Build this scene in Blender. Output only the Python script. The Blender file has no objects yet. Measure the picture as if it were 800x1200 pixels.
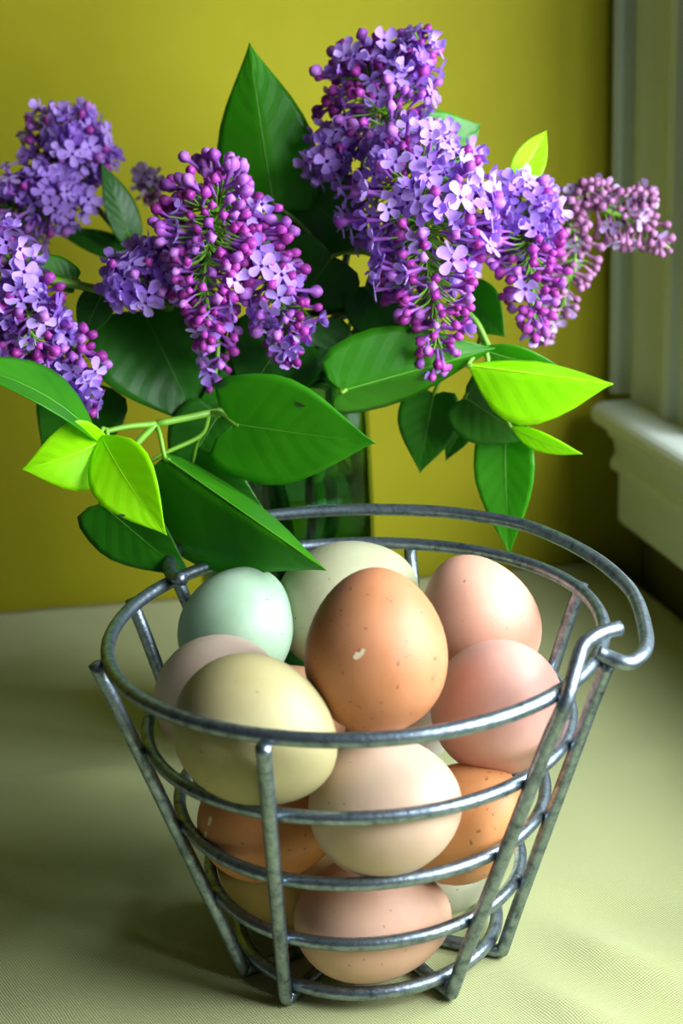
import bpy, bmesh, math, random
from mathutils import Vector, Matrix, noise
random.seed(11)
S = bpy.context.scene
COL = S.collection
V = Vector

# ------------------------------------------------------------------ camera
FPX, CD, CH, PITCH, YAW, ROLL = 1800.0, .4788, .3177, .3288, -.0055, -.0473
fw = V((math.sin(YAW)*math.cos(PITCH), math.cos(YAW)*math.cos(PITCH), -math.sin(PITCH)))
rt = V((math.cos(YAW), -math.sin(YAW), 0)); up = rt.cross(fw)
cr, sr = math.cos(ROLL), math.sin(ROLL)
r2 = rt*cr + up*sr; u2 = up*cr - rt*sr
CAM = V((0, -CD, CH))
cd = bpy.data.cameras.new('camera'); cam = bpy.data.objects.new('camera', cd); COL.objects.link(cam)
m = Matrix((r2, u2, -fw)).transposed().to_4x4(); m.translation = CAM
cam.matrix_world = m
cd.sensor_fit = 'VERTICAL'; cd.sensor_height = 36; cd.sensor_width = 24; cd.lens = FPX/1200*36
cd.clip_start = .01; cd.clip_end = 50
cd.dof.use_dof = True; cd.dof.focus_distance = .54; cd.dof.aperture_fstop = 10
S.camera = cam

# ------------------------------------------------------------------ world, daylight, exposure
w = bpy.data.worlds.new('world'); S.world = w; w.use_nodes = True
bg = w.node_tree.nodes['Background']; bg.inputs[0].default_value = (.86, .93, 1, 1); bg.inputs[1].default_value = .03
S.view_settings.view_transform = 'Standard'; S.view_settings.look = 'None'
S.view_settings.exposure = 0.0; S.view_settings.gamma = 1; S.view_settings.use_curve_mapping = False

# window-wall frame: s runs along the wall towards the camera, off goes out through the wall
WO = V((.1531, .358, 0)); WD = V((.2265, -.974, 0)); WN = V((.974, .2265, 0))
def wp(s, off, z): return WO + WD*s + WN*off + V((0, 0, z))
TABLE = -.007
FLOOR = -.75

ld = bpy.data.lights.new('window_daylight', 'AREA'); ld.shape = 'RECTANGLE'; ld.size = .50; ld.size_y = .34
ld.energy = 13.5; ld.color = (.88, .95, 1)
lo = bpy.data.objects.new('window_daylight', ld); COL.objects.link(lo)
lo.location = wp(.53, .15, .33)
lo.rotation_euler = (V((0, .0, .05))-lo.location).to_track_quat('-Z', 'Y').to_euler()

# ------------------------------------------------------------------ pixel helpers (directions only)
def ray(x, y): return fw + r2*((x-400)/FPX) - u2*((y-600)/FPX)
def px(x, y, Y):
    d = ray(x, y); return CAM + d*((Y-CAM.y)/d.y)
def pxz(x, y, z):
    d = ray(x, y); return CAM + d*((z-CAM.z)/d.z)
def mpp(P): return (P-CAM).dot(fw)/FPX      # metres per pixel at P

# ------------------------------------------------------------------ materials
def nt(name):
    mt = bpy.data.materials.new(name); mt.use_nodes = True
    t = mt.node_tree; b = t.nodes['Principled BSDF']
    return mt, t, b
def N(t, kind, **kw):
    n = t.nodes.new(kind)
    for k, v in kw.items():
        if k in n.inputs: n.inputs[k].default_value = v
        else: setattr(n, k, v)
    return n
def L(t, a, b): t.links.new(a, b)
def ramp(t, src, stops):
    r = t.nodes.new('ShaderNodeValToRGB')
    while len(r.color_ramp.elements) < len(stops): r.color_ramp.elements.new(.5)
    for e, (p, c) in zip(r.color_ramp.elements, stops):
        e.position = p; e.color = (*c, 1)
    L(t, src, r.inputs[0]); return r
def bump(t, b, src, strength, dist):
    n = N(t, 'ShaderNodeBump', Strength=strength, Distance=dist)
    L(t, src, n.inputs['Height']); L(t, n.outputs[0], b.inputs['Normal']); return n
def coord(t, which='Object'):
    return t.nodes.new('ShaderNodeTexCoord').outputs[which]

def mat_wall():
    mt, t, b = nt('mustard_backdrop')
    g = t.nodes.new('ShaderNodeNewGeometry').outputs['Position']
    n1 = N(t, 'ShaderNodeTexNoise', Scale=5, Detail=5, Roughness=.6); L(t, g, n1.inputs['Vector'])
    r = ramp(t, n1.outputs['Fac'], [(.3, (.25, .228, .002)), (.7, (.33, .305, .008))])
    L(t, r.outputs[0], b.inputs['Base Color']); b.inputs['Roughness'].default_value = .75
    b.inputs['Specular IOR Level'].default_value = .25
    n2 = N(t, 'ShaderNodeTexNoise', Scale=260, Detail=3); L(t, g, n2.inputs['Vector'])
    bump(t, b, n2.outputs['Fac'], .25, .0006)
    return mt
def mat_cloth():
    mt, t, b = nt('sage_linen')
    g = t.nodes.new('ShaderNodeNewGeometry').outputs['Position']
    mp = N(t, 'ShaderNodeMapping'); mp.inputs['Rotation'].default_value = (0, 0, .22); L(t, g, mp.inputs[0])
    ds = N(t, 'ShaderNodeTexNoise', Scale=60, Detail=2); L(t, mp.outputs[0], ds.inputs['Vector'])
    vm = N(t, 'ShaderNodeVectorMath', operation='SCALE'); vm.inputs['Scale'].default_value = .0016; L(t, ds.outputs['Color'], vm.inputs[0])
    va = N(t, 'ShaderNodeVectorMath', operation='ADD'); L(t, mp.outputs[0], va.inputs[0]); L(t, vm.outputs[0], va.inputs[1])
    sep = N(t, 'ShaderNodeSeparateXYZ'); L(t, va.outputs[0], sep.inputs[0])
    def sine(o):
        a = N(t, 'ShaderNodeMath', operation='MULTIPLY'); a.inputs[1].default_value = 2*math.pi/.00125; L(t, o, a.inputs[0])
        s = N(t, 'ShaderNodeMath', operation='SINE'); L(t, a.outputs[0], s.inputs[0]); return s.outputs[0]
    mu = N(t, 'ShaderNodeMath', operation='MULTIPLY'); L(t, sine(sep.outputs[0]), mu.inputs[0]); L(t, sine(sep.outputs[1]), mu.inputs[1])
    ad = N(t, 'ShaderNodeMath', operation='MULTIPLY_ADD'); ad.inputs[1].default_value = .5; ad.inputs[2].default_value = .5
    L(t, mu.outputs[0], ad.inputs[0])
    r = ramp(t, ad.outputs[0], [(0, (.22, .24, .06)), (1, (.56, .59, .31))])
    L(t, r.outputs[0], b.inputs['Base Color']); b.inputs['Roughness'].default_value = .85
    b.inputs['Specular IOR Level'].default_value = .2
    b.inputs['Sheen Weight'].default_value = .15
    bump(t, b, ad.outputs[0], .6, .0005)
    return mt
def mat_simple(name, col, rough=.5, metal=0, spec=.5, var=.0, scale=40, bmp=0, bdist=.0005):
    mt, t, b = nt(name)
    b.inputs['Roughness'].default_value = rough; b.inputs['Metallic'].default_value = metal
    b.inputs['Specular IOR Level'].default_value = spec
    g = coord(t)
    n = N(t, 'ShaderNodeTexNoise', Scale=scale, Detail=4); L(t, g, n.inputs['Vector'])
    lo_ = tuple(c*(1-var) for c in col); hi_ = tuple(min(1, c*(1+var)) for c in col)
    r = ramp(t, n.outputs['Fac'], [(.3, lo_), (.7, hi_)]); L(t, r.outputs[0], b.inputs['Base Color'])
    if bmp: bump(t, b, n.outputs['Fac'], bmp, bdist)
    return mt
def mat_wire():
    mt, t, b = nt('galvanised_wire')
    g = coord(t)
    n = N(t, 'ShaderNodeTexNoise', Scale=260, Detail=6, Roughness=.7); L(t, g, n.inputs['Vector'])
    r = ramp(t, n.outputs['Fac'], [(.30, (.07, .085, .10)), (.48, (.24, .30, .36)), (.75, (.40, .48, .56))])
    L(t, r.outputs[0], b.inputs['Base Color']); b.inputs['Metallic'].default_value = .95
    r3 = ramp(t, n.outputs['Fac'], [(.3, (.46,)*3), (.7, (.30,)*3)]); L(t, r3.outputs[0], b.inputs['Roughness'])
    n2 = N(t, 'ShaderNodeTexNoise', Scale=500, Detail=4); L(t, g, n2.inputs['Vector'])
    bump(t, b, n2.outputs['Fac'], .5, .0004)
    return mt
def mat_egg(name, c1, c2, speck=(.12, .05, .02), amount=.68):
    mt, t, b = nt(name)
    g = coord(t)
    n = N(t, 'ShaderNodeTexNoise', Scale=45, Detail=4, Roughness=.55); L(t, g, n.inputs['Vector'])
    r = ramp(t, n.outputs['Fac'], [(.3, c1), (.72, c2)])
    v = N(t, 'ShaderNodeTexNoise', Scale=420, Detail=1); L(t, g, v.inputs['Vector'])
    rs = ramp(t, v.outputs['Fac'], [(amount, (0, 0, 0)), (amount+.05, (.65,)*3)])
    mx = N(t, 'ShaderNodeMix', data_type='RGBA'); L(t, rs.outputs[0], mx.inputs[0]); L(t, r.outputs[0], mx.inputs[6]); mx.inputs[7].default_value = (*speck, 1)
    L(t, mx.outputs[2], b.inputs['Base Color'])
    b.inputs['Roughness'].default_value = .5; b.inputs['Specular IOR Level'].default_value = .35
    b.inputs['Subsurface Weight'].default_value = .12; b.inputs['Subsurface Radius'].default_value = (.004, .002, .0015)
    n3 = N(t, 'ShaderNodeTexNoise', Scale=900, Detail=3); L(t, g, n3.inputs['Vector'])
    bump(t, b, n3.outputs['Fac'], .12, .0003)
    return mt
def mat_leaf(name, c1, c2, trans, tcol, rough=.4, spec=.5):
    mt, t, b = nt(name)
    uv = t.nodes.new('ShaderNodeUVMap').outputs[0]
    sep = N(t, 'ShaderNodeSeparateXYZ'); L(t, uv, sep.inputs[0])
    # u along the blade, v = |s| side distance: pinnate side veins
    ab = N(t, 'ShaderNodeMath', operation='ABSOLUTE'); L(t, sep.outputs[1], ab.inputs[0])
    ma = N(t, 'ShaderNodeMath', operation='MULTIPLY_ADD'); ma.inputs[1].default_value = -.28; L(t, ab.outputs[0], ma.inputs[0]); L(t, sep.outputs[0], ma.inputs[2])
    mu = N(t, 'ShaderNodeMath', operation='MULTIPLY'); mu.inputs[1].default_value = 7.0; L(t, ma.outputs[0], mu.inputs[0])
    fr = N(t, 'ShaderNodeMath', operation='FRACT'); L(t, mu.outputs[0], fr.inputs[0])
    su = N(t, 'ShaderNodeMath', operation='SUBTRACT'); su.inputs[1].default_value = .5; L(t, fr.outputs[0], su.inputs[0])
    a2 = N(t, 'ShaderNodeMath', operation='ABSOLUTE'); L(t, su.outputs[0], a2.inputs[0])
    vein = ramp(t, a2.outputs[0], [(0, (.8,)*3), (.06, (0, 0, 0))])
    n = N(t, 'ShaderNodeTexNoise', Scale=35, Detail=4); L(t, coord(t), n.inputs['Vector'])
    r = ramp(t, n.outputs['Fac'], [(.3, c1), (.7, c2)])
    mx = N(t, 'ShaderNodeMix', data_type='RGBA'); mx.inputs[7].default_value = (*[min(1, c*1.5+.01) for c in c2], 1)
    hm = N(t, 'ShaderNodeMath', operation='MULTIPLY'); hm.inputs[1].default_value = .16; L(t, vein.outputs[0], hm.inputs[0])
    L(t, hm.outputs[0], mx.inputs[0]); L(t, r.outputs[0], mx.inputs[6]); L(t, mx.outputs[2], b.inputs['Base Color'])
    b.inputs['Roughness'].default_value = rough; b.inputs['Specular IOR Level'].default_value = spec
    bn = bump(t, b, a2.outputs[0], .22, .001)
    tr = N(t, 'ShaderNodeBsdfTranslucent'); tr.inputs[0].default_value = (*tcol, 1)
    ms = N(t, 'ShaderNodeMixShader'); ms.inputs[0].default_value = trans
    L(t, b.outputs[0], ms.inputs[1]); L(t, tr.outputs[0], ms.inputs[2])
    L(t, ms.outputs[0], t.nodes['Material Output'].inputs[0])
    return mt
def mat_petal(name, c1, c2, trans=.25, rough=.55):
    mt, t, b = nt(name)
    oi = t.nodes.new('ShaderNodeObjectInfo').outputs['Random']
    n = N(t, 'ShaderNodeTexNoise', Scale=300, Detail=2); L(t, coord(t), n.inputs['Vector'])
    ad = N(t, 'ShaderNodeMath', operation='MULTIPLY_ADD'); ad.inputs[1].default_value = .5; L(t, n.outputs['Fac'], ad.inputs[0])
    L(t, oi, ad.inputs[2])
    r = ramp(t, ad.outputs[0], [(.15, c1), (1.0, c2)])
    L(t, r.outputs[0], b.inputs['Base Color']); b.inputs['Roughness'].default_value = rough
    b.inputs['Specular IOR Level'].default_value = .3
    tr = N(t, 'ShaderNodeBsdfTranslucent'); L(t, r.outputs[0], tr.inputs[0])
    ms = N(t, 'ShaderNodeMixShader'); ms.inputs[0].default_value = trans
    L(t, b.outputs[0], ms.inputs[1]); L(t, tr.outputs[0], ms.inputs[2]); L(t, ms.outputs[0], t.nodes['Material Output'].inputs[0])
    return mt
def mat_glass(name, col, rough=.02, ior=1.45):
    mt, t, b = nt(name)
    b.inputs['Base Color'].default_value = (*col, 1); b.inputs['Roughness'].default_value = rough
    b.inputs['Transmission Weight'].default_value = 1; b.inputs['IOR'].default_value = ior
    return mt
def mat_pane():
    mt, t, b = nt('window_glass')
    tr = N(t, 'ShaderNodeBsdfTransparent'); gl = N(t, 'ShaderNodeBsdfGlossy'); gl.inputs['Roughness'].default_value = .02
    ms = N(t, 'ShaderNodeMixShader'); ms.inputs[0].default_value = .06
    L(t, tr.outputs[0], ms.inputs[1]); L(t, gl.outputs[0], ms.inputs[2]); L(t, ms.outputs[0], t.nodes['Material Output'].inputs[0])
    return mt

M = {}
M['wall'] = mat_wall()
M['cloth'] = mat_cloth()
M['paint'] = mat_simple('white_gloss_paint', (.56, .63, .56), .35, var=.05, scale=12)
M['plaster'] = mat_simple('olive_plaster', (.20, .17, .05), .8, var=.1, scale=9)
M['floorwood'] = mat_simple('dark_floor_wood', (.06, .035, .02), .5, var=.3, scale=6)
M['tablewood'] = mat_simple('brown_table_wood', (.16, .08, .035), .5, var=.3, scale=14)
M['wire'] = mat_wire()
M['leaf'] = mat_leaf('mature_leaf', (.012, .115, .003), (.028, .20, .006), .22, (.08, .5, .002), .38)
M['leafmid'] = mat_leaf('fresh_leaf', (.024, .175, .002), (.05, .28, .005), .38, (.16, .8, .003), .4)
M['lime'] = mat_leaf('young_lime_leaf', (.28, .72, .002), (.40, .86, .004), .5, (.55, 1, .002), .42, .3)
M['rib'] = mat_simple('leaf_rib', (.09, .30, .02), .5, var=.1)
M['limerib'] = mat_simple('young_leaf_rib', (.36, .80, .01), .5, var=.1)
M['stem'] = mat_simple('green_stem', (.14, .34, .02), .5, var=.25, scale=60)
M['twig'] = mat_simple('brown_green_twig', (.06, .10, .02), .7, var=.4, scale=90, bmp=.5)
M['petal'] = mat_petal('lavender_petal', (.27, .095, .60), (.56, .36, .92))
M['tube'] = mat_petal('purple_floret_tube', (.28, .055, .44), (.44, .15, .64))
M['bud'] = mat_petal('magenta_bud', (.24, .012, .19), (.44, .06, .42), .12, .4)
M['budlight'] = mat_petal('violet_bud', (.33, .06, .46), (.52, .19, .66), .15, .42)
M['fadebud'] = mat_petal('dusty_pink_bud', (.22, .07, .17), (.42, .18, .36), .15, .5)
M['fadepetal'] = mat_petal('dusty_lilac_petal', (.30, .19, .42), (.45, .32, .56))
M['vase'] = mat_glass('green_tinted_glass', (.32, .62, .38), .01, 1.47)
M['water'] = mat_glass('vase_water', (.38, .62, .40), 0, 1.33)
M['pane'] = mat_pane()
M['scar'] = mat_simple('pale_scar', (.75, .62, .42), .6, var=.1)

# ------------------------------------------------------------------ object helpers
def link(name, me, mat, parent=None):
    o = bpy.data.objects.new(name, me); COL.objects.link(o)
    if mat is not None:
        for mm in (mat if isinstance(mat, (list, tuple)) else [mat]):
            if len(me.materials) < (len(mat) if isinstance(mat, (list, tuple)) else 1): me.materials.append(M[mm] if isinstance(mm, str) else mm)
    if parent is not None: o.parent = parent
    return o
def tag(o, label=None, cat=None, group=None, kind=None):
    if label: o['label'] = label
    if cat: o['category'] = cat
    if group: o['group'] = group
    if kind: o['kind'] = kind
    return o
def empty(name, loc=(0, 0, 0)):
    o = bpy.data.objects.new(name, None); COL.objects.link(o); o.location = loc; o.empty_display_size = .01
    return o
def me_from(name, verts, faces, smooth=True, off=None):
    me = bpy.data.meshes.new(name)
    if off is not None: verts = [V(v)-off for v in verts]
    me.from_pydata([tuple(v) for v in verts], [], faces); me.update()
    if smooth:
        for p in me.polygons: p.use_smooth = True
    return me
def fix_normals(me):
    bm = bmesh.new(); bm.from_mesh(me); bmesh.ops.recalc_face_normals(bm, faces=bm.faces); bm.to_mesh(me); bm.free()
def box(name, corners, mat, parent=None, bevel=.0, off=None):
    # corners: 8 points, bottom loop then top loop
    f = [(3, 2, 1, 0), (4, 5, 6, 7), (0, 1, 5, 4), (1, 2, 6, 5), (2, 3, 7, 6), (3, 0, 4, 7)]
    me = me_from(name, corners, f, False, off); fix_normals(me)
    if bevel:
        bm = bmesh.new(); bm.from_mesh(me)
        bmesh.ops.bevel(bm, geom=bm.edges[:], offset=bevel, segments=2, affect='EDGES'); bm.to_mesh(me); bm.free()
    return link(name, me, mat, parent)
def wbox(name, s0, s1, o0, o1, z0, z1, mat, parent=None, bevel=0):
    c = [wp(s, o, z) for z in (z0, z1) for s, o in ((s0, o0), (s1, o0), (s1, o1), (s0, o1))]
    return box(name, c, mat, parent, bevel)
def extrude_profile(name, prof, fn, a, b, mat, parent=None):
    # prof: closed list of 2D points, fn(p, t) -> 3D
    n = len(prof); vs = [fn(p, a) for p in prof]+[fn(p, b) for p in prof]
    fs = [(i, (i+1) % n, n+(i+1) % n, n+i) for i in range(n)]+[tuple(range(n))[::-1], tuple(range(n, 2*n))]
    me = me_from(name, vs, fs, False); fix_normals(me)
    return link(name, me, mat, parent)
def catmull(pts, per=6, closed=False):
    P = [V(p) for p in pts]; n = len(P); out = []
    rng = n if closed else n-1
    for i in range(rng):
        if closed: p0, p1, p2, p3 = P[(i-1) % n], P[i], P[(i+1) % n], P[(i+2) % n]
        else:
            p1, p2 = P[i], P[i+1]; p0 = P[i-1] if i else p1*2-p2; p3 = P[i+2] if i+2 < n else p2*2-p1
        for k in range(per):
            t = k/per
            out.append(.5*((2*p1)+(p2-p0)*t+(2*p0-5*p1+4*p2-p3)*t*t+(3*p1-p0-3*p2+p3)*t**3))
    if not closed: out.append(P[-1])
    return out
def tube_data(pts, rad, sides=8, closed=False, cap=True, vs=None, fs=None):
    vs = [] if vs is None else vs; fs = [] if fs is None else fs
    P = [V(p) for p in pts]; n = len(P); base = len(vs)
    R = rad if isinstance(rad, (list, tuple)) else [rad]*n
    def tan(i):
        if closed: return (P[(i+1) % n]-P[i-1]).normalized()
        a = P[min(i+1, n-1)]-P[max(i-1, 0)]
        return a.normalized() if a.length > 1e-9 else V((0, 0, 1))
    t0 = tan(0); ref = V((0, 0, 1)) if abs(t0.z) < .9 else V((1, 0, 0))
    nrm = (ref-t0*ref.dot(t0)).normalized()
    for i in range(n):
        t = tan(i); nrm = (nrm-t*nrm.dot(t))
        nrm = nrm.normalized() if nrm.length > 1e-9 else t.orthogonal().normalized()
        b = t.cross(nrm)
        for k in range(sides):
            a = 2*math.pi*k/sides
            vs.append(P[i]+(nrm*math.cos(a)+b*math.sin(a))*R[i])
    for i in range(n if closed else n-1):
        j = (i+1) % n
        for k in range(sides):
            fs.append((base+i*sides+k, base+i*sides+(k+1) % sides, base+j*sides+(k+1) % sides, base+j*sides+k))
    if cap and not closed:
        fs.append(tuple(base+k for k in range(sides))[::-1]); fs.append(tuple(base+(n-1)*sides+k for k in range(sides)))
    return vs, fs
def tube(name, pts, rad, mat, parent=None, sides=8, closed=False, off=None):
    vs, fs = tube_data(pts, rad, sides, closed)
    return link(name, me_from(name, vs, fs, True, off), mat, parent)

# ------------------------------------------------------------------ setting
BW = lambda x: .3662+.11*(x-.1445)          # back wall line y(x)
x0, x1 = -1.6, .30
o = box('wall_back', [(x0, BW(x0), FLOOR), (x1, BW(x1), FLOOR), (x1-.01, BW(x1)+.1, FLOOR), (x0-.01, BW(x0)+.1, FLOOR),
                  (x0, BW(x0), 1.6), (x1, BW(x1), 1.6), (x1-.01, BW(x1)+.1, 1.6), (x0-.01, BW(x0)+.1, 1.6)], 'wall')
tag(o, 'mustard yellow wall behind the lilacs', 'wall', kind='structure')
# window wall, with its opening from s=.105 to .80
wr = empty('wall_right'); tag(wr, 'wall under and around the window', 'wall', kind='structure')
wbox('panel', -.06, 2.2, .02, .12, FLOOR, .082, 'plaster', wr)
wbox('panel', -.06, .105, .0155, .12, .082, 1.6, 'plaster', wr)
wbox('panel', .82, 2.2, .0155, .12, .082, 1.6, 'plaster', wr)
wbox('panel', .105, .82, .0155, .12, 1.25, 1.6, 'plaster', wr)
fl = box('floor', [(-1.8, -2.0, FLOOR-.05), (1.2, -2.0, FLOOR-.05), (1.2, .7, FLOOR-.05), (-1.8, .7, FLOOR-.05),
               (-1.8, -2.0, FLOOR), (1.2, -2.0, FLOOR), (1.2, .7, FLOOR), (-1.8, .7, FLOOR)], 'floorwood')
tag(fl, 'dark wooden floor below the table', 'floor', kind='structure')
# fluted window casing
casing = [(-.006, .015), (-.006, 0), (-.004, -.003), (0, -.0045), (.004, -.003), (.006, 0), (.009, .0045), (.014, .0045), (.018, .0005), (.022, -.0015), (.028, -.0010),
          (.036, .0015), (.045, .0035), (.050, .0035), (.054, 0), (.060, -.001), (.066, 0), (.070, .0035), (.080, .003), (.086, -.0005), (.092, -.001), (.105, -.001), (.105, .015)]
t1 = extrude_profile('trim_1', casing, lambda p, z: wp(p[0], p[1], z), .0962, 1.25, 'paint')
tag(t1, 'pale moulded window casing beside the mustard wall', 'window casing', kind='structure')
t2 = extrude_profile('trim_2', [(.925-p[0], p[1]) for p in casing], lambda p, z: wp(p[0], p[1], z), .0962, 1.25, 'paint')
tag(t2, 'pale moulded casing on the other side of the window', 'window casing', kind='structure')
t3 = extrude_profile('trim_3', casing, lambda p, s: wp(s, p[1], 1.361-p[0]), -.006, .931, 'paint')
tag(t3, 'pale moulded casing over the window', 'window casing', kind='structure')
# sill (stool) and apron
win = empty('window_1'); tag(win, 'white painted window with moulded sill and apron', 'window', kind='structure')
nose = [(.06, .0965)]+[(-.0165+.0065*math.cos(a)*-1-.0, .0900+.0065*math.sin(a)) for a in [math.pi/2-i*math.pi/8 for i in range(9)]]+[(.06, .0835)]
nose = [(p[0] if p[0] > 0 else p[0], p[1]) for p in nose]
extrude_profile('sill', nose, lambda p, s: wp(s, p[0], p[1]), .018, .95, 'paint', win)
apron = [(.0195, .0832), (-.0155, .0832), (-.0155, .0790), (-.012, .0760), (-.0105, .0690), (-.0135, .0640), (-.0135, .0600), (-.0085, .0570), (-.0085, .0290), (-.0065, .0265), (.0195, .0265)]
extrude_profile('apron', apron, lambda p, s: wp(s, p[0], p[1]), .0235, .93, 'paint', win)
for s0, s1 in ((.105, .118), (.807, .82)): wbox('jamb', s0, s1, .016, .118, .0966, 1.25, 'paint', win)
wbox('head_jamb', .118, .807, .016, .118, 1.237, 1.25, 'paint', win)
for z0, z1, of in ((.0968, .655, .06), (.645, 1.236, .085)):
    sa = wbox('sash', .119, .158, of, of+.022, z0, z1, 'paint', win, .002)
    for a in ((.767, .806, z0, z1), (.158, .767, z0, z0+.05), (.158, .767, z1-.04, z1)):
        wbox('rail', a[0], a[1], of, of+.022, a[2], a[3], 'paint', sa, .002)
    wbox('muntin', .4555, .4695, of+.002, of+.02, z0+.05, z1-.04, 'paint', sa)
    for p0, p1 in ((.157, .457), (.468, .768)):
        wbox('pane', p0, p1, of+.0105, of+.0125, z0+.048, z1-.038, 'pane', sa)

# table and its cloth
ex = lambda y: WO.x + (y-WO.y)*WD.x/WD.y - .002           # right table edge x(y)
TX0, TY0 = -.75, -.62
tb = empty('table', (-.2, -.1, FLOOR)); tag(tb, 'table standing under the sage cloth', 'table')
toff = V(tb.location)
cor = [(TX0+.006, TY0+.006), (ex(TY0)-.008, TY0+.006), (ex(.345)-.008, .345), (TX0+.006, .253)]
box('table_top', [(x, y, TABLE-.032) for x, y in cor]+[(x, y, TABLE-.006) for x, y in cor], 'tablewood', tb, .002, toff)
for x, y in ((TX0+.08, TY0+.08), (ex(TY0)-.1, TY0+.08), (ex(.3)-.1, .25), (TX0+.08, .18)):
    box('leg', [(x+a*.022, y+b*.022, FLOOR) for a, b in ((-1, -1), (1, -1), (1, 1), (-1, 1))]+[(x+a*.028, y+b*.028, TABLE-.034) for a, b in ((-1, -1), (1, -1), (1, 1), (-1, 1))], 'tablewood', tb, .003, toff)

def foldline(x, y, a, b, amp, wd):
    # soft ridge along segment a-b
    A, B = V(a), V(b); P = V((x, y)); d = B-A; t = max(0, min(1, (P-A).dot(d)/d.length_squared))
    q = (P-(A+d*t)).length
    return amp*math.exp(-(q/wd)**2)*(math.sin(math.pi*min(1, max(0, t*.8+.1))))
FOLDS = []
def addfold(p, q, amp, wd):
    a = pxz(*p, TABLE); b = pxz(*q, TABLE); FOLDS.append(((a.x, a.y), (b.x, b.y), amp, wd))
addfold((-60, 945), (170, 905), .0055, .011)
addfold((-40, 800), (130, 770), .004, .014)
addfold((0, 1010), (160, 985), -.002, .018)
addfold((620, 1085), (810, 1160), .0045, .008)
addfold((560, 1130), (760, 1230), .0038, .007)
addfold((640, 1050), (820, 1090), -.003, .010)
addfold((700, 900), (830, 870), .0015, .012)
addfold((40, 1120), (230, 1185), -.0018, .012)
def ch(x, y):
    r = math.hypot(x, y)
    damp = min(1, max(0, (r-.052)/.03))
    d2_ = math.hypot(x+.028, y-.158); damp = min(damp, max(0, (d2_-.042)/.02)) if d2_ < .08 else damp
    h = sum(foldline(x, y, *f) for f in FOLDS)
    h += .0012*noise.noise(V((x*9, y*11, 3)))+.0006*noise.noise(V((x*28, y*22, 8)))
    return max(-.0045, h*damp)
nx, ny = 150, 150
vs, fs = [], []
rows = []
for j in range(ny+1):
    y = TY0+(1-TY0*0+0)*0 + (BW(-.2)-.012-TY0)*j/ny
    row = []
    for i in range(nx+1):
        xr = ex(y)
        x = TX0+(xr-TX0)*(i/nx)**.75
        yy = TY0+(min(BW(x)-.004, BW(x)-.004)-TY0)*j/ny
        x = TX0+(ex(yy)-TX0)*(i/nx)**.75
        row.append(len(vs)); vs.append((x, yy, TABLE+ch(x, yy)))
    rows.append(row)
for j in range(ny):
    for i in range(nx): fs.append((rows[j][i], rows[j][i+1], rows[j+1][i+1], rows[j+1][i]))
# hanging skirts on the front, left and window sides
def skirt(loop, outdir, drop):
    prev = loop
    n = len(loop)
    for k in range(1, 9):
        cur = []
        for q, vi in enumerate(loop):
            b = V(vs[vi]); wv = .006*math.sin(q*.35)*(k/8)
            cur.append(len(vs)); vs.append(tuple(b+V(outdir)*(.003*min(1, k/2)+wv*(1 if drop > .1 else .1)+.001)+V((0, 0, -drop*k/8))))
        for q in range(n-1): fs.append((prev[q], prev[q+1], cur[q+1], cur[q]))
        prev = cur
skirt(rows[0], (0, -1, 0), .22); skirt([r[0] for r in rows], (-1, 0, 0), .22); skirt([r[-1] for r in rows], (WN.x, WN.y, 0), .03)
me = me_from('tablecloth', vs, fs); fix_normals(me)
cl = link('tablecloth', me, 'cloth')
md = cl.modifiers.new('thick', 'SOLIDIFY'); md.thickness = .0012; md.offset = -1
tag(cl, 'sage green woven tablecloth under the egg basket', 'tablecloth')

# ------------------------------------------------------------------ wire basket
WR = .00225
ZR = .1132
ba = empty('wire_basket', (0, 0, TABLE)); tag(ba, 'round galvanised wire basket filled with eggs', 'basket')
bo = V(ba.location)
def ring(name, r, z, rad=WR, mat='wire'):
    pts = [(r*math.cos(a), r*math.sin(a), z+.0004*math.sin(3*a+r*90)) for a in [2*math.pi*i/96 for i in range(96)]]
    return tube(name, pts, rad, mat, ba, 10, True, bo)
ring('rim', .083, ZR, .0024)
for r, z in ((.0726, .0815), (.0637, .0532), (.0551, .0256)): ring('ring', r, z)
ring('base_ring', .0464, .0006, .0024)
D2 = math.radians
def pol(r, a, z): return V((r*math.cos(D2(a)), r*math.sin(D2(a)), z))
TW = .0024; ZB = TABLE+TW+.0003
# rib: top angle, bottom angle; each bends inward under the base
def rib(ta, ba_, tail, top_extra=None, rt_=.083+.0046):
    pts = []
    if top_extra: pts += top_extra
    pts += [pol(rt_, ta, ZR-.0004)]
    top = pol(rt_, ta, ZR+.001); bot = pol(.0464+.0049, ba_, 0)
    for k in range(1, 8): pts.append(top.lerp(bot, k/8))
    pts.append(bot+V((0, 0, -.001)))
    pts.append(pol(.0500, ba_, ZB+.0004)); pts.append(pol(.0470, ba_, ZB)); 
    for q in tail: pts.append(pol(q, ba_, ZB))
    return tube('rib', catmull(pts, 4), TW, 'wire', ba, 8, False, bo)
hook = [pxz(726, 736, ZR+.013), pxz(706, 741, ZR+.013), pxz(690, 750, ZR+.012), pxz(680, 763, ZR+.0098)]
rib(-167, -151, (.036, .026))
rib(-108.5, -124.5, (.036, .022))
rib(-44.5, -57.5, (.036, .024), hook)
rib(-24.5, -23, (.036, .024))
rib(21, 28, (.036, .026))
rib(75, 57, (.036, .022))
rib(139, 126, (.036, .024))
rib(156, 157, (.036, .024))
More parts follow.
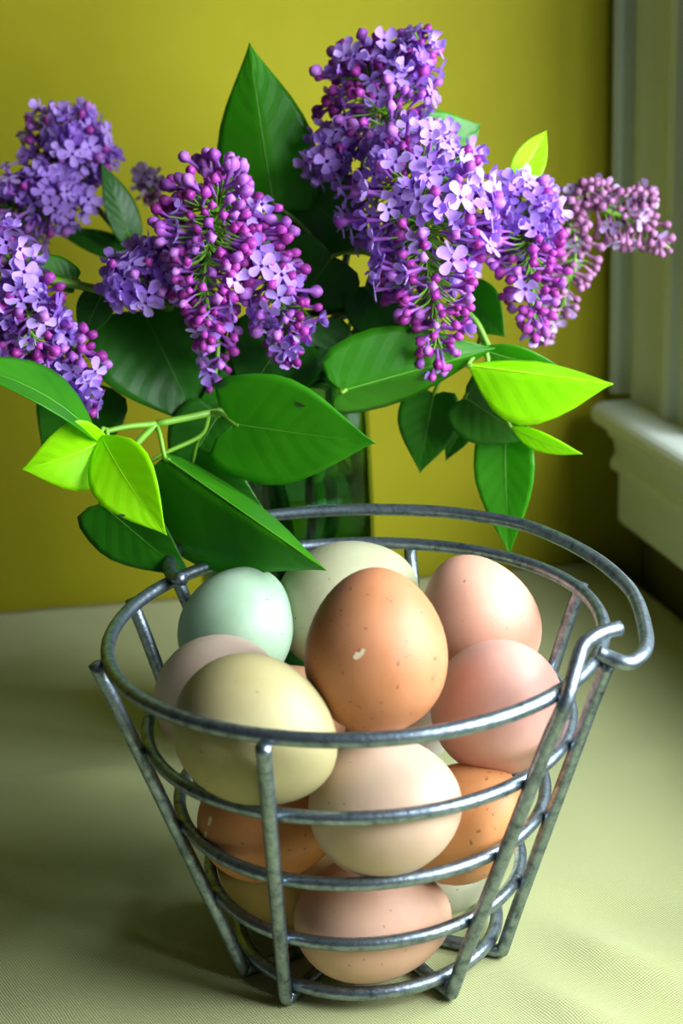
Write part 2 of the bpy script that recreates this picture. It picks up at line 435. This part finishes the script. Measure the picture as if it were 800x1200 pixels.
hp = [pxz(700, 764, .1165), pxz(713, 770, .115), pxz(735, 777, .1135), pxz(753, 766, .1135), pxz(757, 745, .114), pxz(745, 702, .1155),
      pxz(722, 674, .1167), pxz(690, 650, .1178), pxz(645, 627, .1188), pxz(600, 612, .1195), pxz(520, 600, .1205), pxz(430, 597, .1212), pxz(360, 600, .1212), pxz(300, 606, .1208),
      pxz(255, 614, .1198), pxz(226, 628, .1190), pxz(206, 648, .1175), pxz(198, 664, .1160), pxz(203, 676, .1160), pxz(214, 679, .1172)]
tube('handle', catmull(hp, 5), .00245, 'wire', ba, 10, False, bo)

# ------------------------------------------------------------------ eggs
def egg_mesh(W, Ln):
    vs, fs = [], []; nu, nv = 32, 22
    for j in range(1, nv):
        a = math.pi*j/nv; c = -math.cos(a)            # -1 blunt .. +1 pointed
        z = c*Ln/2; r = math.sin(a)*W/2*(1-.11*c-.03*c*c+.015)
        for i in range(nu):
            q = 2*math.pi*i/nu; vs.append((r*math.cos(q), r*math.sin(q), z))
    for j in range(nv-2):
        for i in range(nu): fs.append((j*nu+i, j*nu+(i+1) % nu, (j+1)*nu+(i+1) % nu, (j+1)*nu+i))
    b = len(vs); vs.append((0, 0, -Ln/2)); vs.append((0, 0, Ln/2))
    for i in range(nu):
        fs.append((b, (i+1) % nu, i)); fs.append((b+1, (nv-2)*nu+i, (nv-2)*nu+(i+1) % nu))
    return me_from('egg', vs, fs)
EGGS = [
 ('rust brown egg standing upright on top of the pile', (0.0064,-0.0325,0.1187), (0.046,0.239,0.970), 0.0448, 0.0528, (0.450,0.171,0.068), (0.558,0.243,0.117)),
 ('pale green egg behind the rust brown egg', (-0.0022,0.0550,0.0990), (0.925,0.128,0.359), 0.0475, 0.0555, (0.354,0.360,0.204), (0.422,0.422,0.272)),
 ('pale blue-green egg under the leaf tip at the basket rim', (-0.0425,0.0385,0.0990), (.42,.72,.55), 0.0408, 0.0475, (.26,.41,.27), (.36,.50,.35)),
 ('pinkish brown egg beside the rim at the back, right of the rust brown egg', (0.0450,0.0334,0.0993), (-0.381,0.297,0.876), 0.0415, 0.0495, (0.561,0.281,0.187), (0.646,0.365,0.264)),
 ('smooth pink egg below the pinkish brown egg', (0.0472,-0.0106,0.0868), (0.156,-0.665,0.730), 0.0440, 0.0524, (0.598,0.308,0.246), (0.686,0.405,0.334)),
 ('pale pinkish cream egg tucked behind the large olive egg', (-0.0457,-0.0087,0.0933), (0.552,-0.717,0.426), 0.0422, 0.0505, (0.510,0.375,0.285), (0.578,0.450,0.352)),
 ('large olive-beige egg lying behind the front rib', (-0.0317,-0.0532,0.1024), (0.857,-0.385,-0.342), 0.0448, 0.0528, (0.360,0.310,0.137), (0.432,0.382,0.194)),
 ('pale pinkish cream egg below the rust brown egg', (0.0075,-0.0488,0.0721), (0.811,-0.496,0.310), 0.0440, 0.0508, (0.590,0.402,0.279), (0.656,0.492,0.369)),
 ('brown egg with pale scratches below the olive-beige egg', (-0.0317,-0.0247,0.0546), (0.941,-0.306,0.146), 0.0398, 0.0490, (.46,.17,.05), (.56,.24,.09)),
 ('orange brown egg below the smooth pink egg', (0.0338,-0.0241,0.0509), (0.691,-0.300,0.658), 0.0385, 0.0480, (.56,.23,.075), (.66,.31,.13)),
 ('pink egg lying on its side at the bottom of the basket', (0.0016,-0.0317,0.0194), (0.999,0.018,0.038), 0.0412, 0.0535, (0.576,0.324,0.216), (0.666,0.414,0.297)),
 ('olive brown egg at the bottom behind the front rib', (-0.0305,-0.0004,0.0209), (-0.790,-0.164,0.591), 0.0403, 0.0491, (.42,.28,.08), (.52,.36,.12)),
 ('pale greenish egg at the bottom beside the orange brown egg', (0.0289,0.0070,0.0211), (0.794,0.200,0.573), 0.0415, 0.0510, (.62,.62,.46), (.70,.70,.55)),
 ('white egg glimpsed between the rust brown and smooth pink eggs', (0.0171,0.0382,0.0627), (0.772,-0.341,0.537), 0.0424, 0.0508, (.74,.70,.62), (.80,.77,.70)),
 ('dim brown egg glimpsed deep in the gap beside the pinkish cream egg', (-0.0262,0.0288,0.0645), (0.772,-0.341,0.537), 0.0411, 0.0494, (.45,.22,.12), (.55,.30,.17)),
]
egg_objs = []
for k, (lab, p, ax, W, Ln, c1, c2) in enumerate(EGGS):
    mt = mat_egg('eggshell_%d' % k, c1, c2, tuple(c*.3 for c in c1), .70 if k in (0, 8, 9) else .745)
    o = link('egg', egg_mesh(W, Ln), mt); o.location = p
    o.rotation_mode = 'QUATERNION'; o.rotation_quaternion = V(ax).to_track_quat('Z', 'Y')
    tag(o, lab, 'egg', 'eggs in the wire basket'); egg_objs.append(o)
bpy.context.view_layer.update()
def scar(eg, W, Ln, u, v, outline, name='shell_scar', mat='scar'):
    # small raised crust on the shell: cast the pixel direction onto the egg mesh
    inv = eg.matrix_basis.inverted()
    o_ = inv @ CAM; vs = []
    for (a, b) in [(0, 0)]+outline:
        d = inv.to_3x3() @ ray(u+a, v+b)
        ok, loc, nor, _ = eg.ray_cast(o_, d.normalized())
        if not ok: return
        vs.append(loc+nor*.00012)
    n = len(outline)
    me = me_from(name, vs, [(0, 1+i, 1+(i+1) % n) for i in range(n)])
    link(name, me, mat, eg)
scar(egg_objs[0], 0, 0, 420, 767, [(-7, 3), (-3, -3), (1, -2), (4, -7), (8, -6), (6, 0), (3, 3), (-1, 6), (-5, 6)])
scar(egg_objs[8], 0, 0, 246, 962, [(-3, 5), (-1, -4), (2, -6), (3, -1), (0, 6)])
scar(egg_objs[8], 0, 0, 241, 978, [(-2, 3), (-1, -4), (2, -3), (1, 4)])

# ------------------------------------------------------------------ vase
VC = V((-.0285, .158, 0)); VH = .178
va = empty('vase', (VC.x, VC.y, TABLE+.001)); tag(va, 'green-tinted glass vase holding the lilacs behind the basket', 'vase')
def vprof(z):   # outer radius
    t = z/VH
    return .0340+.0040*t+.0030*math.sin(math.pi*t)+(.003*max(0, (t-.93)/.07)**2)
nu = 48; vs, fs = [], []
zs = [0]+[VH*i/20 for i in range(1, 21)]
def flute(a): return 1-.03*abs(math.sin(6*a))
for z in zs:
    for i in range(nu):
        a = 2*math.pi*i/nu; r = vprof(z)*flute(a); vs.append((r*math.cos(a), r*math.sin(a), z))
iz = [VH-.0005]+[VH*i/20 for i in range(19, 0, -1)]+[.008]
for z in iz:
    for i in range(nu):
        a = 2*math.pi*i/nu; r = vprof(z)*.965-.0028; vs.append((r*math.cos(a), r*math.sin(a), z))
nr = len(zs)+len(iz)
for j in range(nr-1):
    for i in range(nu): fs.append((j*nu+i, j*nu+(i+1) % nu, (j+1)*nu+(i+1) % nu, (j+1)*nu+i))
fs.append(tuple(range(nu))[::-1]); fs.append(tuple((nr-1)*nu+i for i in range(nu)))
link('glass_body', me_from('glass_body', vs, fs), 'vase', va)
vs, fs = [], []
wz = [.0085]+[VH*i/20 for i in range(1, 15)]
for z in wz:
    for i in range(nu):
        a = 2*math.pi*i/nu; r = vprof(z)*.965-.0031; vs.append((r*math.cos(a), r*math.sin(a), z))
for j in range(len(wz)-1):
    for i in range(nu): fs.append((j*nu+i, j*nu+(i+1) % nu, (j+1)*nu+(i+1) % nu, (j+1)*nu+i))
fs.append(tuple(range(nu))[::-1]); fs.append(tuple((len(wz)-1)*nu+i for i in range(nu)))
link('water', me_from('water', vs, fs), 'water', va)
MOUTH = V((VC.x, VC.y, TABLE+VH))

# ------------------------------------------------------------------ leaves
HEART = [(0, 0), (.012, .30), (.05, .68), (.1, .86), (.18, .97), (.28, 1), (.4, .955), (.52, .83), (.64, .65), (.76, .43), (.86, .24), (.93, .11), (.975, .035), (1, 0)]
OVATE = [(0, 0), (.05, .22), (.12, .50), (.22, .80), (.32, .95), (.42, 1), (.54, .93), (.66, .76), (.78, .52), (.88, .27), (.95, .10), (.985, .03), (1, 0)]
def leaf(parent, poff, base, tip, width, mat='leaf', shape='h', roll=0, fold=8, bend=.05, wave=.02, pet=None, lobe=.20, skew=0, twist=0, foldn=None):
    B = px(*base); T = px(*tip); prof = HEART if shape == 'h' else OVATE
    X = T-B; Ln = X.length; X.normalize()
    mid = (B+T)/2; view = (CAM-mid).normalized()
    side = X.cross(view).normalized()
    half = width*.5*mpp(mid)
    vs, fs, uv = [], [], []
    ns = 6; cols = 2*ns+1
    ph = random.random()*6
    for t, h in prof:
        rot = Matrix.Rotation(math.radians(roll+twist*(t-.3)), 3, X)
        sd = rot @ side; nm = sd.cross(X)
        if nm.dot(view) < 0 and abs(roll) < 90: nm = -nm
        for k in range(-ns, ns+1):
            s = k/ns; w_ = half*h*(1+skew*s)
            fo = math.radians(fold if s > 0 or foldn is None else foldn)
            p = B+X*(Ln*t)
            p += sd*(s*w_*math.cos(fo))+nm*(abs(s)*w_*math.sin(fo))
            p += X*(-lobe*Ln*h**.8*abs(s)**1.4*math.exp(-(t/.13)**2) if shape == 'h' else 0)
            p += nm*(bend*Ln*4*t*(1-t))
            p += nm*(wave*half*math.sin(t*9+ph+(1.6 if s > 0 else 0))*abs(s)**2)
            p += nm*(.02*half*math.sin(t*42)*abs(s)*(1-abs(s))*2)
            vs.append(p); uv.append((t, s))
    n = len(prof)
    for j in range(n-1):
        for k in range(cols-1): fs.append((j*cols+k, j*cols+k+1, (j+1)*cols+k+1, (j+1)*cols+k))
    me = me_from('leaf', vs, fs, True, poff)
    ul = me.uv_layers.new(name='UVMap')
    for lp in me.loops: ul.data[lp.index].uv = uv[lp.vertex_index]
    o = link('leaf', me, mat, parent)
    md = o.modifiers.new('thick', 'SOLIDIFY'); md.thickness = .0004; md.offset = 0
    mids = [vs[j*cols+ns] for j in range(n)]
    tube('midrib', mids, [.0004*(1-j/(n))+.0001 for j in range(n)], 'limerib' if mat == 'lime' else 'rib', o, 5, False, poff)
    if pet is not None:
        q = pet if isinstance(pet, Vector) else px(*pet)
        c_ = (q+B)/2+V((0, 0, .002))
        tube('petiole', catmull([q, c_, B, B+X*Ln*.03], 4), .0009, 'stem', o, 6, False, poff)
    return o

# ------------------------------------------------------------------ lilac florets
def floret_mesh(name, cup, rad, tl, seed, closed=0):
    rnd = random.Random(seed); vs, fs, mi = [], [], []
    sides = 6
    for z, r in ((0, .0006), (tl*.5, .00075), (tl, .0011)):
        for i in range(sides):
            a = 2*math.pi*i/sides; vs.append((r*math.cos(a), r*math.sin(a), z))
    for j in range(2):
        for i in range(sides): fs.append((j*sides+i, j*sides+(i+1) % sides, (j+1)*sides+(i+1) % sides, (j+1)*sides+i)); mi.append(1)
    for q in range(4):
        a = math.pi/2*q+rnd.uniform(-.12, .12); c = cup+rnd.uniform(-.12, .12); R_ = rad*rnd.uniform(.9, 1.08)
        b = len(vs)
        for (t, h) in ((.02, .17), (.32, .27), (.64, .38), (.88, .31), (1.0, .13)):
            for s in (-1, 0, 1):
                rr_ = .0006+R_*t*math.cos(c*t); zz = tl+R_*t*math.sin(c*t)*1.0-R_*.14*t*t*(1-abs(s)*.0)+abs(s)*R_*.10*(1-t*.2)
                w_ = h*R_*s
                vs.append((rr_*math.cos(a)-w_*math.sin(a), rr_*math.sin(a)+w_*math.cos(a), zz))
        for j in range(4):
            for i in range(2): fs.append((b+j*3+i, b+j*3+i+1, b+(j+1)*3+i+1, b+(j+1)*3+i)); mi.append(0)
    me = me_from(name, vs, fs)
    for p, k in zip(me.polygons, mi): p.material_index = k
    return me
def bud_mesh(name, r0, tl, hl):
    vs, fs, mi = [], [], []; sides = 8
    prof = [(0, .0005), (tl*.5, .0007), (tl, .0010), (tl+hl*.15, r0*.72), (tl+hl*.42, r0), (tl+hl*.70, r0*.88), (tl+hl*.92, r0*.42)]
    for k, (z, r) in enumerate(prof):
        for i in range(sides):
            a = 2*math.pi*i/sides; f = (1.14 if i % 2 else .80) if k >= 3 else 1
            vs.append((r*f*math.cos(a), r*f*math.sin(a), z))
    for j in range(len(prof)-1):
        for i in range(sides): fs.append((j*sides+i, j*sides+(i+1) % sides, (j+1)*sides+(i+1) % sides, (j+1)*sides+i)); mi.append(1 if j < 2 else 0)
    b = len(vs); vs.append((0, 0, tl+hl*.93))
    for i in range(sides): fs.append((b, (len(prof)-1)*sides+i, (len(prof)-1)*sides+(i+1) % sides)); mi.append(0)
    me = me_from(name, vs, fs)
    for p, k in zip(me.polygons, mi): p.material_index = k
    return me
def with_mats(me, a, b):
    me.materials.append(M[a]); me.materials.append(M[b]); return me
OPEN = [with_mats(floret_mesh('floret', c, r, .0075, i), 'petal', 'tube') for i, (c, r) in enumerate(((.3, .0056), (.55, .0054), (.15, .0057), (.95, .0052), (.7, .0053), (.05, .0055)))]
BUD = [with_mats(bud_mesh('bud', r, t, h), 'bud', 'tube') for r, t, h in ((.0023, .005, .0054), (.0021, .0065, .0050), (.0025, .0045, .0056))]
BUDL = [with_mats(bud_mesh('bud', r, t, h), 'budlight', 'tube') for r, t, h in ((.0025, .0065, .0058), (.0023, .007, .0054))]
FADE = [with_mats(bud_mesh('bud', r, t, h), 'fadebud', 'fadebud') for r, t, h in ((.0021, .0055, .0046), (.0023, .005, .0048))]
FADEO = [with_mats(floret_mesh('floret', c, r, .0065, 20+i), 'fadepetal', 'fadebud') for i, (c, r) in enumerate(((.5, .005), (.7, .0048)))]

def panicle(root, axis, radii, count, budf, kinds=('o', 'b'), lump=.35, seed=0, droop=0.0, inner=.35, fwd=.35, scale=1.0):
    """axis: 3D points base->tip; radii: metres at those points; budf(t) -> bud share"""
    rnd = random.Random(seed); off = V(root.location)
    A = catmull(axis, 8); n = len(A)
    m_ = len(radii)
    def rad(t):
        q = t*(m_-1); i = min(int(q), m_-2); return radii[i]+(radii[i+1]-radii[i])*(q-i)
    def pt(t):
        q = max(0, min(1, t))*(n-1); i = min(int(q), n-2); return A[i].lerp(A[i+1], q-i)
    tube('panicle_axis', A, [.0014*(1-.6*i/n) for i in range(n)], 'stem', root, 6, False, off)
    # area-weighted t
    cum = [0]
    for i in range(100): cum.append(cum[-1]+rad((i+.5)/100)+.002)
    bv, bf = [], []
    seeds = V((seed*3.1, seed*1.7, 0))
    for k in range(count):
        g = (k+.5)/count*cum[-1]
        i = next(j for j in range(100) if cum[j+1] >= g)
        t = (i+(g-cum[i])/(cum[i+1]-cum[i]))/100
        t = min(1, max(0, t+rnd.uniform(-.02, .02)))
        ang = k*2.39996+rnd.uniform(-.35, .35)
        ax = (pt(min(1, t+.06))-pt(max(0, t-.06))).normalized()
        e1 = ax.orthogonal().normalized(); e2 = ax.cross(e1)
        dr = e1*math.cos(ang)+e2*math.sin(ang)
        nz = noise.noise(V((t*5, math.cos(ang)*1.1, math.sin(ang)*1.1))+seeds)
        r = rad(t)*(1-lump*.5+lump*1.1*nz)
        if rnd.random() < inner: r *= rnd.uniform(.45, .8)
        if t > .94: r *= .6
        P = pt(t)+dr*r+ax*(fwd*r*.3)
        if t > .93: dr = (dr*.6+ax).normalized()
        P.z -= droop*r*rnd.random()
        od = (dr+ax*(fwd+rnd.uniform(-.25, .35))+V((rnd.uniform(-.35, .35), rnd.uniform(-.35, .35), rnd.uniform(-.3, .3)-droop))).normalized()
        isbud = rnd.random() < budf(t)
        if kinds[0] == 'f': me = rnd.choice(FADE if isbud else FADEO)
        elif isbud: me = rnd.choice(BUD if rnd.random() < .35+.5*t else BUDL)
        else: me = rnd.choice(OPEN)
        sc = scale*rnd.uniform(.85, 1.12)*(.78+.22*(1-t) if isbud else 1)
        ln = .0095*sc
        bp = P-od*ln*.85
        o = bpy.data.objects.new('bud' if isbud else 'floret', me); COL.objects.link(o); o.parent = root
        o.location = bp-off; o.rotation_mode = 'QUATERNION'
        o.rotation_quaternion = od.to_track_quat('Z', 'Y') @ Matrix.Rotation(rnd.uniform(0, 6.28), 4, 'Z').to_quaternion()
        o.scale = (sc, sc, sc)
        a0 = pt(t-.05-.06*rnd.random()); md_ = (a0+bp)/2+ax*.001
        tube_data([a0, md_, bp+od*.0005], [.00045, .0004, .0004], 4, False, False, bv, bf)
    link('branchlets', me_from('branchlets', bv, bf, True, off), 'stem', root)

def stem(root, pts, r0=.0022, r1=.0012, mat='twig', name='stem'):
    A = catmull(pts, 6); n = len(A)
    return tube(name, A, [r0+(r1-r0)*i/n for i in range(n)], mat, root, 7, False, V(root.location))
_si = [0]
def from_vase():
    # foot of a cut stem in the vase and where it leaves the mouth
    k = _si[0]; _si[0] += 1
    a = k*2.4; b = a+2.6
    return [VC+V((.018*math.cos(b), .018*math.sin(b), TABLE+.012)), VC+V((.013*math.cos(a), .013*math.sin(a), TABLE+.10)), VC+V((.024*math.cos(a), .024*math.sin(a), TABLE+VH+.003))]
def sprig(name, label, path, r0=.0022, r1=.0013, cat='lilac', group='cut lilac stems in the vase', mat='twig'):
    fv = from_vase()
    root = empty(name, fv[0]); tag(root, label, cat, group)
    stem(root, fv+[px(*p) for p in path], r0, r1, mat)
    return root
def P3(*ps): return [px(*p) for p in ps]
def RM(P, *r): return [q*mpp(P) for q in r]

# A: tall cluster at the top
a = sprig('lilac_sprig', 'lilac sprig with the tallest flower cluster above all others', [(400, 330, .165), (425, 200, .178), (428, 120, .18)])
ro = V(a.location)
ax = P3((425, 70, .185), (438, 100, .172), (455, 145, .148), (482, 198, .125)); panicle(a, ax, RM(ax[1], 45, 76, 62, 20), 190, lambda t: .4+.55*t, seed=1, fwd=.1)
ax = P3((465, 110, .165), (492, 65, .165), (486, 38, .16)); panicle(a, ax, RM(ax[1], 30, 32, 18), 44, lambda t: .55, seed=2)
ax = P3((400, 140, .165), (385, 180, .155), (395, 200, .15)); panicle(a, ax, RM(ax[1], 24, 34, 24), 46, lambda t: .3, seed=3)
leaf(a, ro, (320, 238, .165), (292, 50, .175), 124, 'leafmid', roll=-8, fold=-14, bend=.04, pet=(385, 300, .168))
leaf(a, ro, (490, 186, .185), (563, 146, .195), 92, 'leafmid', roll=5, pet=(435, 190, .178))
leaf(a, ro, (345, 215, .175), (440, 300, .165), 110, 'leaf', roll=10, bend=.08, pet=(400, 250, .17))
# B: the big cluster
b_ = sprig('lilac_sprig', 'lilac sprig with the broadest lavender cluster, its bud tip drooping', [(430, 350, .15), (480, 240, .155), (495, 205, .15)])
ro = V(b_.location)
ax = P3((488, 195, .16), (490, 240, .128), (500, 300, .112), (510, 370, .105), (511, 438, .105)); panicle(b_, ax, RM(ax[1], 75, 103, 82, 46, 18), 350, lambda t: .25 if t < .45 else (.5 if t < .6 else .97), seed=4, fwd=.15, lump=.3)
leaf(b_, ro, (595, 222, .155), (640, 153, .17), 44, 'lime', 'o', roll=20, fold=22, pet=(530, 260, .15))
leaf(b_, ro, (390, 300, .14), (350, 360, .15), 105, 'leaf', roll=10, bend=.1, pet=(440, 300, .152))
leaf(b_, ro, (405, 395, .135), (442, 472, .125), 105, 'leaf', roll=-10, pet=(425, 350, .15))
leaf(b_, ro, (430, 335, .135), (480, 415, .125), 80, 'leaf', roll=12, pet=(440, 320, .15))
# C
c_ = sprig('lilac_sprig', 'lilac sprig tapering to purple buds beside the broadest cluster', [(470, 340, .165), (570, 250, .16), (602, 228, .15)])
ro = V(c_.location)
ax = P3((600, 225, .155), (615, 265, .135), (622, 320, .125), (628, 398, .122)); panicle(c_, ax, RM(ax[1], 38, 54, 48, 16), 185, lambda t: .25 if t < .45 else .95, seed=5, fwd=.15)
leaf(c_, ro, (548, 345, .15), (592, 395, .14), 60, 'leafmid', roll=10, pet=(540, 290, .163))
# D: bud-rich cluster over the left
d_ = sprig('lilac_sprig', 'lilac sprig with tight magenta buds hanging over the dark leaf', [(320, 350, .145), (290, 250, .14), (262, 215, .13)])
ro = V(d_.location)
ax = P3((262, 222, .13), (250, 258, .108), (240, 320, .098), (240, 405, .095)); panicle(d_, ax, RM(ax[1], 50, 74, 58, 18), 260, lambda t: .93, seed=6, fwd=.12)
ax = P3((225, 300, .115), (175, 325, .105), (125, 330, .10)); panicle(d_, ax, RM(ax[1], 50, 44, 28), 80, lambda t: .35 if t < .4 else .12, seed=7)
ax = P3((290, 255, .12), (318, 320, .108), (335, 375, .105), (340, 430, .105)); panicle(d_, ax, RM(ax[1], 42, 50, 42, 16), 130, lambda t: .7, seed=8)
ax = P3((245, 350, .11), (255, 400, .105), (250, 458, .102)); panicle(d_, ax, RM(ax[1], 30, 30, 10), 30, lambda t: .8, seed=9)
leaf(d_, ro, (168, 365, .135), (232, 502, .12), 165, 'leaf', roll=-8, bend=.06, pet=(270, 350, .14))
leaf(d_, ro, (120, 345, .125), (95, 400, .12), 45, 'leaf', roll=15, pet=(200, 345, .13))
leaf(d_, ro, (335, 395, .128), (285, 470, .118), 120, 'leaf', roll=8, pet=(320, 350, .145))
leaf(d_, ro, (365, 375, .135), (352, 458, .125), 105, 'leaf', roll=-12, pet=(325, 345, .145))
leaf(d_, ro, (300, 300, .14), (330, 250, .15), 80, 'leaf', roll=10, pet=(295, 270, .14))
# E: hazy cluster at the upper left
e_ = sprig('lilac_sprig', 'soft lilac sprig set back against the mustard wall, upper cluster rounded', [(270, 360, .19), (160, 290, .21), (110, 240, .22)])
ro = V(e_.location)
ax = P3((95, 225, .22), (82, 180, .22), (80, 128, .215)); panicle(e_, ax, RM(ax[1], 46, 60, 38), 150, lambda t: .25, seed=10)
ax = P3((80, 225, .21), (45, 245, .195), (-5, 240, .19)); panicle(e_, ax, RM(ax[1], 44, 48, 42), 110, lambda t: .15, seed=11)
leaf(e_, ro, (150, 275, .205), (118, 190, .21), 42, 'leaf', roll=25, pet=(160, 292, .21))
# F: left edge
f_ = sprig('lilac_sprig', 'lilac sprig with a green stem and drooping violet tail beside the long pale leaf', [(260, 380, .15), (160, 350, .125), (60, 328, .11), (0, 318, .105)], .0022, .0016, mat='stem')
ro = V(f_.location)
ax = P3((20, 345, .105), (35, 380, .092), (40, 450, .09)); panicle(f_, ax, RM(ax[1], 42, 54, 26), 110, lambda t: .3+.4*t, seed=12)
ax = P3((80, 385, .10), (92, 430, .095), (108, 490, .095)); panicle(f_, ax, RM(ax[1], 26, 28, 12), 46, lambda t: .55, seed=13)
ax = P3((30, 330, .105), (5, 295, .095), (-15, 275, .09)); panicle(f_, ax, RM(ax[1], 26, 36, 30), 30, lambda t: .25, seed=14)
leaf(f_, ro, (85, 330, .12), (22, 300, .115), 42, 'leafmid', roll=30, pet=(100, 340, .118))
leaf(f_, ro, (115, 450, .14), (50, 535, .135), 110, 'leaf', roll=10, pet=(180, 380, .14))
# G: dusty buds reaching right
g_ = sprig('lilac_sprig', 'lilac sprig with dusty pink buds reaching towards the window casing', [(480, 350, .17), (590, 265, .19), (660, 240, .195), (720, 243, .195), (775, 285, .19)], .0022, .001)
ro = V(g_.location)
ax = P3((665, 235, .195), (695, 225, .195), (720, 225, .195)); panicle(g_, ax, RM(ax[1], 20, 24, 12), 34, lambda t: .8, ('f',), seed=15, scale=.95)
ax = P3((700, 245, .195), (745, 260, .192), (785, 292, .19)); panicle(g_, ax, RM(ax[1], 34, 40, 14), 62, lambda t: .85, ('f',), seed=16, droop=.5, scale=.9)
ax = P3((660, 250, .19), (675, 290, .185), (660, 350, .182), (635, 405, .18)); panicle(g_, ax, RM(ax[1], 26, 34, 26, 12), 75, lambda t: .8, ('f',), seed=17, scale=.9)
ax = P3((740, 225, .195), (755, 232, .195), (768, 238, .195)); panicle(g_, ax, RM(ax[1], 14, 18, 10), 20, lambda t: .85, ('f',), seed=18, scale=.9)
# H: small faded floret spray
h_ = sprig('lilac_sprig', 'small faded lilac spray between the hazy cluster and the magenta buds', [(280, 380, .2), (200, 290, .215), (180, 240, .22)], .0018, .001)
ro = V(h_.location)
ax = P3((180, 240, .22), (175, 215, .22), (174, 200, .22)); panicle(h_, ax, RM(ax[1], 10, 20, 14), 14, lambda t: .3, ('f',), seed=19)
leaf(h_, ro, (150, 300, .21), (60, 270, .215), 40, 'leaf', roll=40, pet=(200, 290, .215))

# ------------------------------------------------------------------ leafy shoots
s_ = sprig('leafy_shoot', 'leafy lilac shoot with lime young leaves overhanging the basket', [(300, 470, .11), (245, 484, .095), (183, 497, .085)], .0020, .0014, 'foliage', 'leafy shoots in the vase', 'stem')
ro = V(s_.location)
stem(s_, P3((183, 497, .085), (150, 500, .08), (122, 506, .075)), .0013, .001, 'stem', 'branch')
stem(s_, P3((183, 497, .085), (160, 520, .08), (138, 553, .075)), .0015, .0012, 'stem', 'branch')
stem(s_, P3((245, 484, .095), (235, 510, .095), (195, 530, .09), (150, 555, .085)), .0010, .0008, 'stem', 'branch')
leaf_a = leaf(s_, ro, (275, 497, .088), (440, 519, .070), 132, 'leafmid', roll=8, fold=6, bend=.03, pet=(245, 484, .095), lobe=.34)
leaf(s_, ro, (118, 520, .074), (-60, 425, .045), 100, 'leafmid', 'o', roll=62, fold=12, bend=.10, pet=(122, 506, .075))
leaf(s_, ro, (126, 512, .072), (25, 550, .055), 92, 'lime', 'o', roll=-25, fold=14, bend=.10, pet=(124, 506, .075))
leaf_b = leaf(s_, ro, (118, 510, .070), (195, 627, .048), 84, 'lime', 'o', roll=15, fold=14, bend=.10, pet=(124, 506, .075))
leaf(s_, ro, (193, 536, .078), (382, 668, .030), 210, 'leafmid', roll=0, fold=-34, foldn=-80, bend=.04, lobe=.22, pet=(183, 497, .085))
leaf(s_, ro, (118, 590, .085), (226, 678, .058), 88, 'leaf', roll=10, fold=10, bend=.05, pet=(138, 553, .075))
leaf(s_, ro, (225, 545, .10), (310, 598, .095), 60, 'leaf', roll=10, pet=(235, 510, .095))
leaf(s_, ro, (255, 488, .118), (205, 572, .108), 90, 'leaf', roll=10, pet=(290, 472, .115))
leaf(s_, ro, (318, 440, .128), (225, 482, .12), 80, 'leaf', roll=-8, pet=(320, 452, .125))
# right shoot
t_ = sprig('leafy_shoot', 'leafy lilac shoot with a bright lime leaf pointing at the window sill', [(440, 390, .145), (520, 360, .13), (553, 372, .12), (572, 405, .115)], .0019, .0012, 'foliage', 'leafy shoots in the vase', 'stem')
ro = V(t_.location)
stem(t_, P3((548, 365, .122), (560, 385, .118), (571, 420, .115), (571, 460, .112)), .0012, .001, 'stem', 'branch')
leaf(t_, ro, (400, 458, .098), (580, 408, .108), 122, 'leafmid', roll=0, fold=-58, foldn=-4, bend=.03, pet=(440, 395, .145))
leaf(t_, ro, (548, 428, .105), (718, 450, .09), 124, 'lime', 'o', roll=0, fold=2, foldn=-76, bend=.03, pet=(571, 410, .115))
leaf(t_, ro, (560, 408, .12), (660, 432, .12), 40, 'leafmid', 'o', roll=30, pet=(565, 395, .116))
leaf(t_, ro, (545, 465, .115), (625, 515, .11), 85, 'leaf', roll=20, pet=(571, 450, .112))
leaf(t_, ro, (598, 500, .11), (682, 532, .10), 30, 'lime', 'o', roll=40, pet=(571, 460, .112))
leaf(t_, ro, (592, 503, .118), (597, 650, .11), 74, 'leafmid', roll=14, fold=12, bend=.05, pet=(571, 460, .112))
leaf(t_, ro, (508, 462, .13), (492, 554, .13), 74, 'leaf', roll=10, pet=(540, 400, .125))
leaf(t_, ro, (547, 488, .135), (522, 540, .135), 34, 'leaf', roll=10, pet=(560, 440, .12))
leaf(t_, ro, (480, 360, .14), (400, 425, .135), 70, 'leaf', roll=15, pet=(500, 362, .135))

# small dark nibble marks on two leaves
bpy.context.view_layer.update()
def blemish(lf, u, v, outline):
    off = V(s_.location); vs = []
    for a, b in [(0, 0)]+outline:
        d = ray(u+a, v+b).normalized()
        ok, loc, nor, _ = lf.ray_cast(CAM-off, d)
        if not ok: return
        vs.append(loc-d*.0005)
    n = len(outline)
    link('blemish', me_from('blemish', vs, [(0, 1+i, 1+(i+1) % n) for i in range(n)]), 'nibble', lf)
M['nibble'] = mat_simple('dark_nibble', (.02, .03, .008), .7, var=.2)
blemish(leaf_a, 351, 474, [(-6, -4), (0, -2), (7, 2), (4, 3), (-2, 2)])
blemish(leaf_b, 143, 604, [(-5, -1), (0, -2), (5, 0), (0, 2)])
